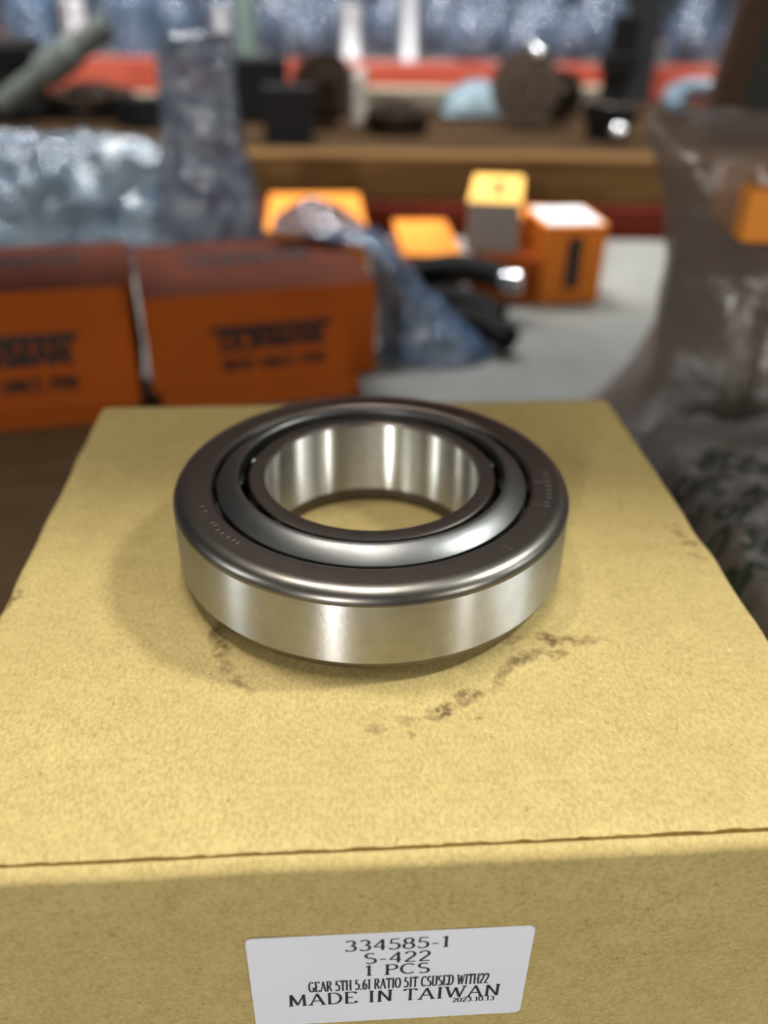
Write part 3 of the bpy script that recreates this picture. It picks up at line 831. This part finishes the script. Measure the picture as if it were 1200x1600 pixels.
shaft((0.235, 1.0, SZ + 0.0015), (0.0, 0.06, 0), [(0, 0), (0.022, 0), (0.022, 0.012), (0.026, 0.014), (0.026, 0.034), (0.015, 0.036), (0.015, 0.062), (0.020, 0.064), (0.020, 0.080), (0.014, 0.082), (0.014, 0.115), (0, 0.116)], m_iron, 'black stepped gear shaft standing upright left of the brownish bag', glint=(0.028, 0.024, 0.018))
glint_ball(bpy.data.objects['gear_shaft'], (0.006, -0.027, 0.010), 0.009)
shaft((-0.43, 1.02, SZ + 0.020), (0, math.radians(58), math.radians(12)), [(0, 0), (0.012, 0), (0.013, 0.004), (0.013, 0.06), (0.018, 0.062), (0.018, 0.10), (0.014, 0.104), (0.014, 0.15), (0, 0.152)], simple('grey_green_cast', (0.075, 0.085, 0.078), 0.55, 0.1), 'grey green stepped shaft leaning at the far left of the plank shelf')
dr = MB().lathe([(0, 0), (0.050, 0), (0.052, 0.003), (0.052, 0.012), (0.049, 0.014), (0.049, 0.060), (0.052, 0.062), (0.052, 0.076), (0.048, 0.080), (0.02, 0.081), (0.02, 0.074), (0, 0.074)], 40).build('black_drum', m_iron, smooth=True)
dr.location = (-0.455, 1.10, SZ + 0.0005); tag(dr, 'squat black metal drum at the left picture edge above the low bag', 'drum')
# pale blocks and black box
def carton(name, loc, size, rz, mat, label, cat='box', rot=None, strip=None, group=None):
    o = empty(name, loc, rot=rot or (0, 0, rz)); tag(o, label, cat, group)
    x, y, z = size
    MB().box((-x/2, -y/2, 0), (x/2, y/2, z - 0.002)).build('carton', mat, o, bevel=0.0015)
    MB().box((-x/2 - 0.0006, -y/2 - 0.0006, z - 0.002), (x/2 + 0.0006, y/2 + 0.0006, z)).build('lid', strip or mat, o, bevel=0.0005)
    return o
m_pale = simple('pale_board', (0.25, 0.21, 0.15), 0.6)
m_blk = simple('black_plastic', (0.007, 0.007, 0.008), 0.6, spec=0.15)
m_lblue = plastic('light_blue_film', (0.065, 0.14, 0.19), 0.9, 0.3, 40)
carton('black_case', (-0.165, 1.12, SZ), (0.085, 0.06, 0.064), 0.1, m_blk, 'black plastic case on the planks right of the tall narrow bag')
carton('pale_block', (-0.318, 1.14, SZ + 0.0003), (0.060, 0.03, 0.022), 0.15, m_pale, 'pale cream block below the far red beam at left')
carton('black_case', (-0.285, 1.04, SZ), (0.05, 0.03, 0.03), -0.7, m_blk, 'small black case set askew in front of the pale cream block')
carton('pale_block', (0.045, 1.24, SZ + 0.0003), (0.16, 0.05, 0.022), 0.05, m_pale, 'long pale cream block behind the flat gear')
carton('pale_block', (0.268, 1.25, SZ + 0.0003), (0.07, 0.05, 0.026), 0.1, m_pale, 'short pale cream block behind the brown gear')
carton('black_case', (-0.105, 0.955, SZ), (0.05, 0.05, 0.052), 0.1, m_blk, 'upright black case in front of the dark gear')
# light blue film heap
mb = MB(); NU = 30; pts = []
for j in range(NU + 1):
    for i in range(NU + 1):
        x = -0.05 + 0.10 * i / NU; y = -0.04 + 0.08 * j / NU
        d = max(0, 1 - (x / 0.05) ** 2) * max(0, 1 - (y / 0.04) ** 2)
        pts.append((x, y, 0.001 + 0.034 * d ** 0.6 + crumple((x, y, 0), 40, 0.006, 1.9) * min(1, d * 4)))
nb = len(pts); faces = quad_grid(NU, NU) + quad_grid(NU, NU, nb, True)
rim = [j*(NU+1) for j in range(NU, 0, -1)] + list(range(NU)) + [j*(NU+1)+NU for j in range(NU)] + [NU*(NU+1)+i for i in range(NU, 0, -1)]
for a, b in zip(rim, rim[1:] + rim[:1]): faces.append((a, a+nb, b+nb, b))
mb.add([(x, y, max(z, .0008)) for x, y, z in pts] + [(x, y, 0) for x, y, z in pts], faces)
lb = mb.build('blue_film_bag', m_lblue, smooth=True, angle=60); lb.location = (0.115, 1.19, SZ + 0.0005); tag(lb, 'light blue crumpled film bag under the far red beam', 'plastic bag')
# plastic hose ring
mb = MB(); pts = [(0.036 * math.cos(a), 0.036 * math.sin(a), 0.012) for a in [math.radians(-60 + 300 * k / 40) for k in range(41)]]
hr = mb.tube(pts, 0.0115, 12).build('hose_loop', simple('blue_grey_hose', (0.10, 0.14, 0.18), 0.3), smooth=True, angle=80)
hr.location = (0.385, 1.16, SZ + 0.0125); hr.rotation_euler = (0.25, 0, -0.4); tag(hr, 'blue grey hose loop on the planks beside the dark leaning case', 'hose')
# dark leaning case at right
lc = carton('leaning_case', (0.405, 1.02, SZ + 0.0125), (0.11, 0.10, 0.155), 0.3, simple('dark_green_grey', (0.022, 0.023, 0.018), 0.7, spec=0.15), 'tall dark grey case leaning at the right picture edge behind the big bag', rot=(0, 0.11, -0.25), strip=simple('dark_red_lid', (0.12, 0.02, 0.012), 0.5))
MB().box((-0.0562, -0.0506, 0.004), (-0.0551, 0.0506, 0.15)).build('brown_side', simple('brown_side_board', (0.040, 0.021, 0.012), 0.75, spec=0.15), lc)
MB().box((-0.0552, -0.0512, 0.004), (-0.030, -0.0501, 0.15)).build('brown_edge', simple('brown_edge_board', (0.040, 0.021, 0.012), 0.75, spec=0.15), lc)

# ------------------------------------------------------------------ far rack with red beam
RZ = -0.068
rk = empty('pallet_rack', (0, 2.4, FLOOR_Z)); tag(rk, 'tall storage rack with a bright red orange beam far behind the bench', 'rack')
zz = RZ - FLOOR_Z
MB().box((-2.2, 0, zz - 0.078), (2.2, 0.05, zz)).build('front_beam', m_red, rk, bevel=0.004)
MB().box((-2.2, 0.95, zz - 0.078), (2.2, 1.0, zz)).build('rear_beam', m_red, rk, bevel=0.004)
m_deck = simple('deck_steel', (0.22, 0.22, 0.22), 0.5, 0.3)
for k in range(9):
    MB().box((-2.2, 0.052 + k * 0.0995, zz - 0.02), (2.2, 0.052 + k * 0.0995 + 0.095, zz - 0.004)).build('deck_slat', m_deck, rk)
m_green = simple('grey_green_post', (0.11, 0.15, 0.13), 0.5)
for x, mt_, w in ((-0.375, m_green, 0.042), (0.575, m_post, 0.075), (-2.2, m_green, 0.05), (2.15, m_green, 0.05)):
    for y in (-0.06, 1.0):
        MB().box((x, y, 0), (x + w, y + 0.055, 2.6)).build('upright_post', mt_, rk, bevel=0.003)
MB().box((-2.2, 0, zz + 0.75), (2.2, 0.05, zz + 0.83)).build('upper_beam', m_red, rk, bevel=0.004)
MB().box((-2.2, 0.95, zz + 0.75), (2.2, 1.0, zz + 0.83)).build('upper_rear_beam', m_red, rk, bevel=0.004)

# bagged parts on the far rack
m_b1 = plastic('rack_bag_film', (0.15, 0.19, 0.28), 0.45, 0.07, 22)
m_b2 = plastic('rack_bag_film_blue', (0.13, 0.21, 0.34), 0.5, 0.08, 30)
def bag_proto(seed, mat):
    o = empty('bagged_part', (0, 0, 0))
    mb = MB(); NU, NVv = 26, 18; P = []; fs_ = []
    for j in range(NVv + 1):
        ph = math.pi * j / NVv - math.pi / 2
        for i in range(NU):
            th = 2 * math.pi * i / NU
            d = Vector((math.cos(th) * math.cos(ph), math.sin(th) * math.cos(ph), math.sin(ph)))
            r = 0.93 + crumple(d, 2.6, 0.36, seed)
            p = Vector((d.x * 0.062 * r, d.y * 0.06 * r, 0.062 + d.z * 0.062 * r))
            if d.z > 0.75: p.z += (d.z - 0.75) * 0.16
            p.z = max(p.z, 0.0005); P.append(p)
    for j in range(NVv):
        for i in range(NU):
            fs_.append((j*NU+i, j*NU+(i+1) % NU, (j+1)*NU+(i+1) % NU, (j+1)*NU+i))
    mb.add(P, fs_).build('film', mat, o, smooth=True, angle=60)
    rg = random.Random(int(seed * 10))
    MB().lathe([(0, 0.004), (0.036, 0.004), (0.038, 0.008), (0.038, 0.03), (0.028, 0.033), (0.028, 0.06), (0.02, 0.063), (0.02, 0.09), (0, 0.091)], 24).build('steel_part', m_gear2, o, smooth=True)
    return o
# shiny sleeves and blue wrapped cylinders standing at the front of the far rack
m_sleeve = steel('bright_sleeve_steel', (0.80, 0.82, 0.86), 0.34, 1.0, 0.25)
def sleeve(x, y, r, h, label):
    o = MB().lathe([(r*.7, 0), (r, 0), (r*1.02, .004), (r*1.02, .012), (r*.97, .016), (r*.97, h - .016), (r*1.02, h - .012), (r, h), (r*.7, h)], 36, closed=True).build('steel_sleeve', m_sleeve, smooth=True)
    o.location = (x, y, RZ - 0.0035); tag(o, label, 'sleeve', 'steel sleeves on the far rack'); return o
def wrapped(x, y, r, h, label):
    o = empty('wrapped_cylinder', (x, y, RZ - 0.0035)); tag(o, label, 'wrapped part', 'blue wrapped cylinders on the far rack')
    MB().lathe([(0, 0), (r*.86, 0), (r*.88, .004), (r*.88, h*.8), (r*.5, h*.84), (r*.5, h*.9), (0, h*.9)], 30).build('steel_core', m_gear2, o, smooth=True)
    mb = MB(); NU, NVv = 40, 24; P = []
    for j in range(NVv + 1):
        z = h * j / NVv
        for i in range(NU):
            th = 2 * math.pi * i / NU
            d = Vector((math.cos(th), math.sin(th), z * 14))
            rr = r * (1 + crumple(d, 1.6, 0.09, x * 7 + 3)) * (1 if z < h * .82 else 1 - 0.8 * ((z - h*.82) / (h*.18)))
            P.append((rr * math.cos(th), rr * math.sin(th), z))
    mb.add(P, [(j*NU+i, j*NU+(i+1) % NU, (j+1)*NU+(i+1) % NU, (j+1)*NU+i) for j in range(NVv) for i in range(NU)])
    mb.build('wrap_film', m_b2, o, smooth=True, angle=60)
    return o
sleeve(-0.105, 2.49, 0.034, 0.125, 'bright steel sleeve on the far rack left of centre, above the red beam')
sleeve(0.045, 2.49, 0.030, 0.175, 'tall bright steel sleeve on the far rack right of centre, above the red beam')
sleeve(-0.815, 2.515, 0.048, 0.130, 'wide bright steel sleeve on the far rack near the left picture edge')
sleeve(-0.435, 2.49, 0.030, 0.115, 'short bright steel sleeve on the far rack beside the grey green post')
wrapped(-0.66, 2.52, 0.060, 0.16, 'blue film wrapped cylinder on the far rack right of the wide sleeve')
wrapped(-0.93, 2.53, 0.055, 0.15, 'blue film wrapped cylinder on the far rack at the left picture edge')
wrapped(-0.545, 2.50, 0.036, 0.11, 'slim blue film wrapped cylinder on the far rack beside the tall narrow bag')

rnd = random.Random(21)
protos = []
nrow_ = {}
ORD = 'first second third fourth fifth sixth seventh eighth ninth tenth eleventh twelfth thirteenth fourteenth fifteenth sixteenth seventeenth eighteenth nineteenth twentieth'.split()
first = True
k = 0
xs = []
x = -1.08
while x < 1.16:
    xs.append(x); x += rnd.uniform(0.136, 0.150)
for row_, yy in enumerate((2.53, 2.68, 2.86)):
    for x in xs:
        x2 = x + row_ * 0.06 + rnd.uniform(-0.01, 0.01)
        kind = k % 4
        if row_ == 0 and (x2 < -0.36 or any(abs(x2 - q) < 0.092 for q in (-0.112, 0.045))): continue
        if len(protos) < 4:
            o = bag_proto(1.3 + 2.1 * len(protos), m_b1); protos.append(o)
        else:
            o = copy_tree(protos[kind])
        s_ = rnd.uniform(0.80, 0.92)
        o.location = (x2, yy + rnd.uniform(-0.015, 0.015), RZ - 0.0035); o.rotation_euler = (0, 0, rnd.uniform(0, 6.28)); o.scale = (s_, s_, s_ * (0.95 + 0.28 * row_))
        nrow_[row_] = nrow_.get(row_, 0) + 1
        tag(o, 'clear bag with a steel part on the far rack, %s row, %s from the left' % (('front', 'middle', 'rear')[row_], ORD[nrow_[row_] - 1]), 'bagged part', 'bagged steel parts on the far rack')
        k += 1
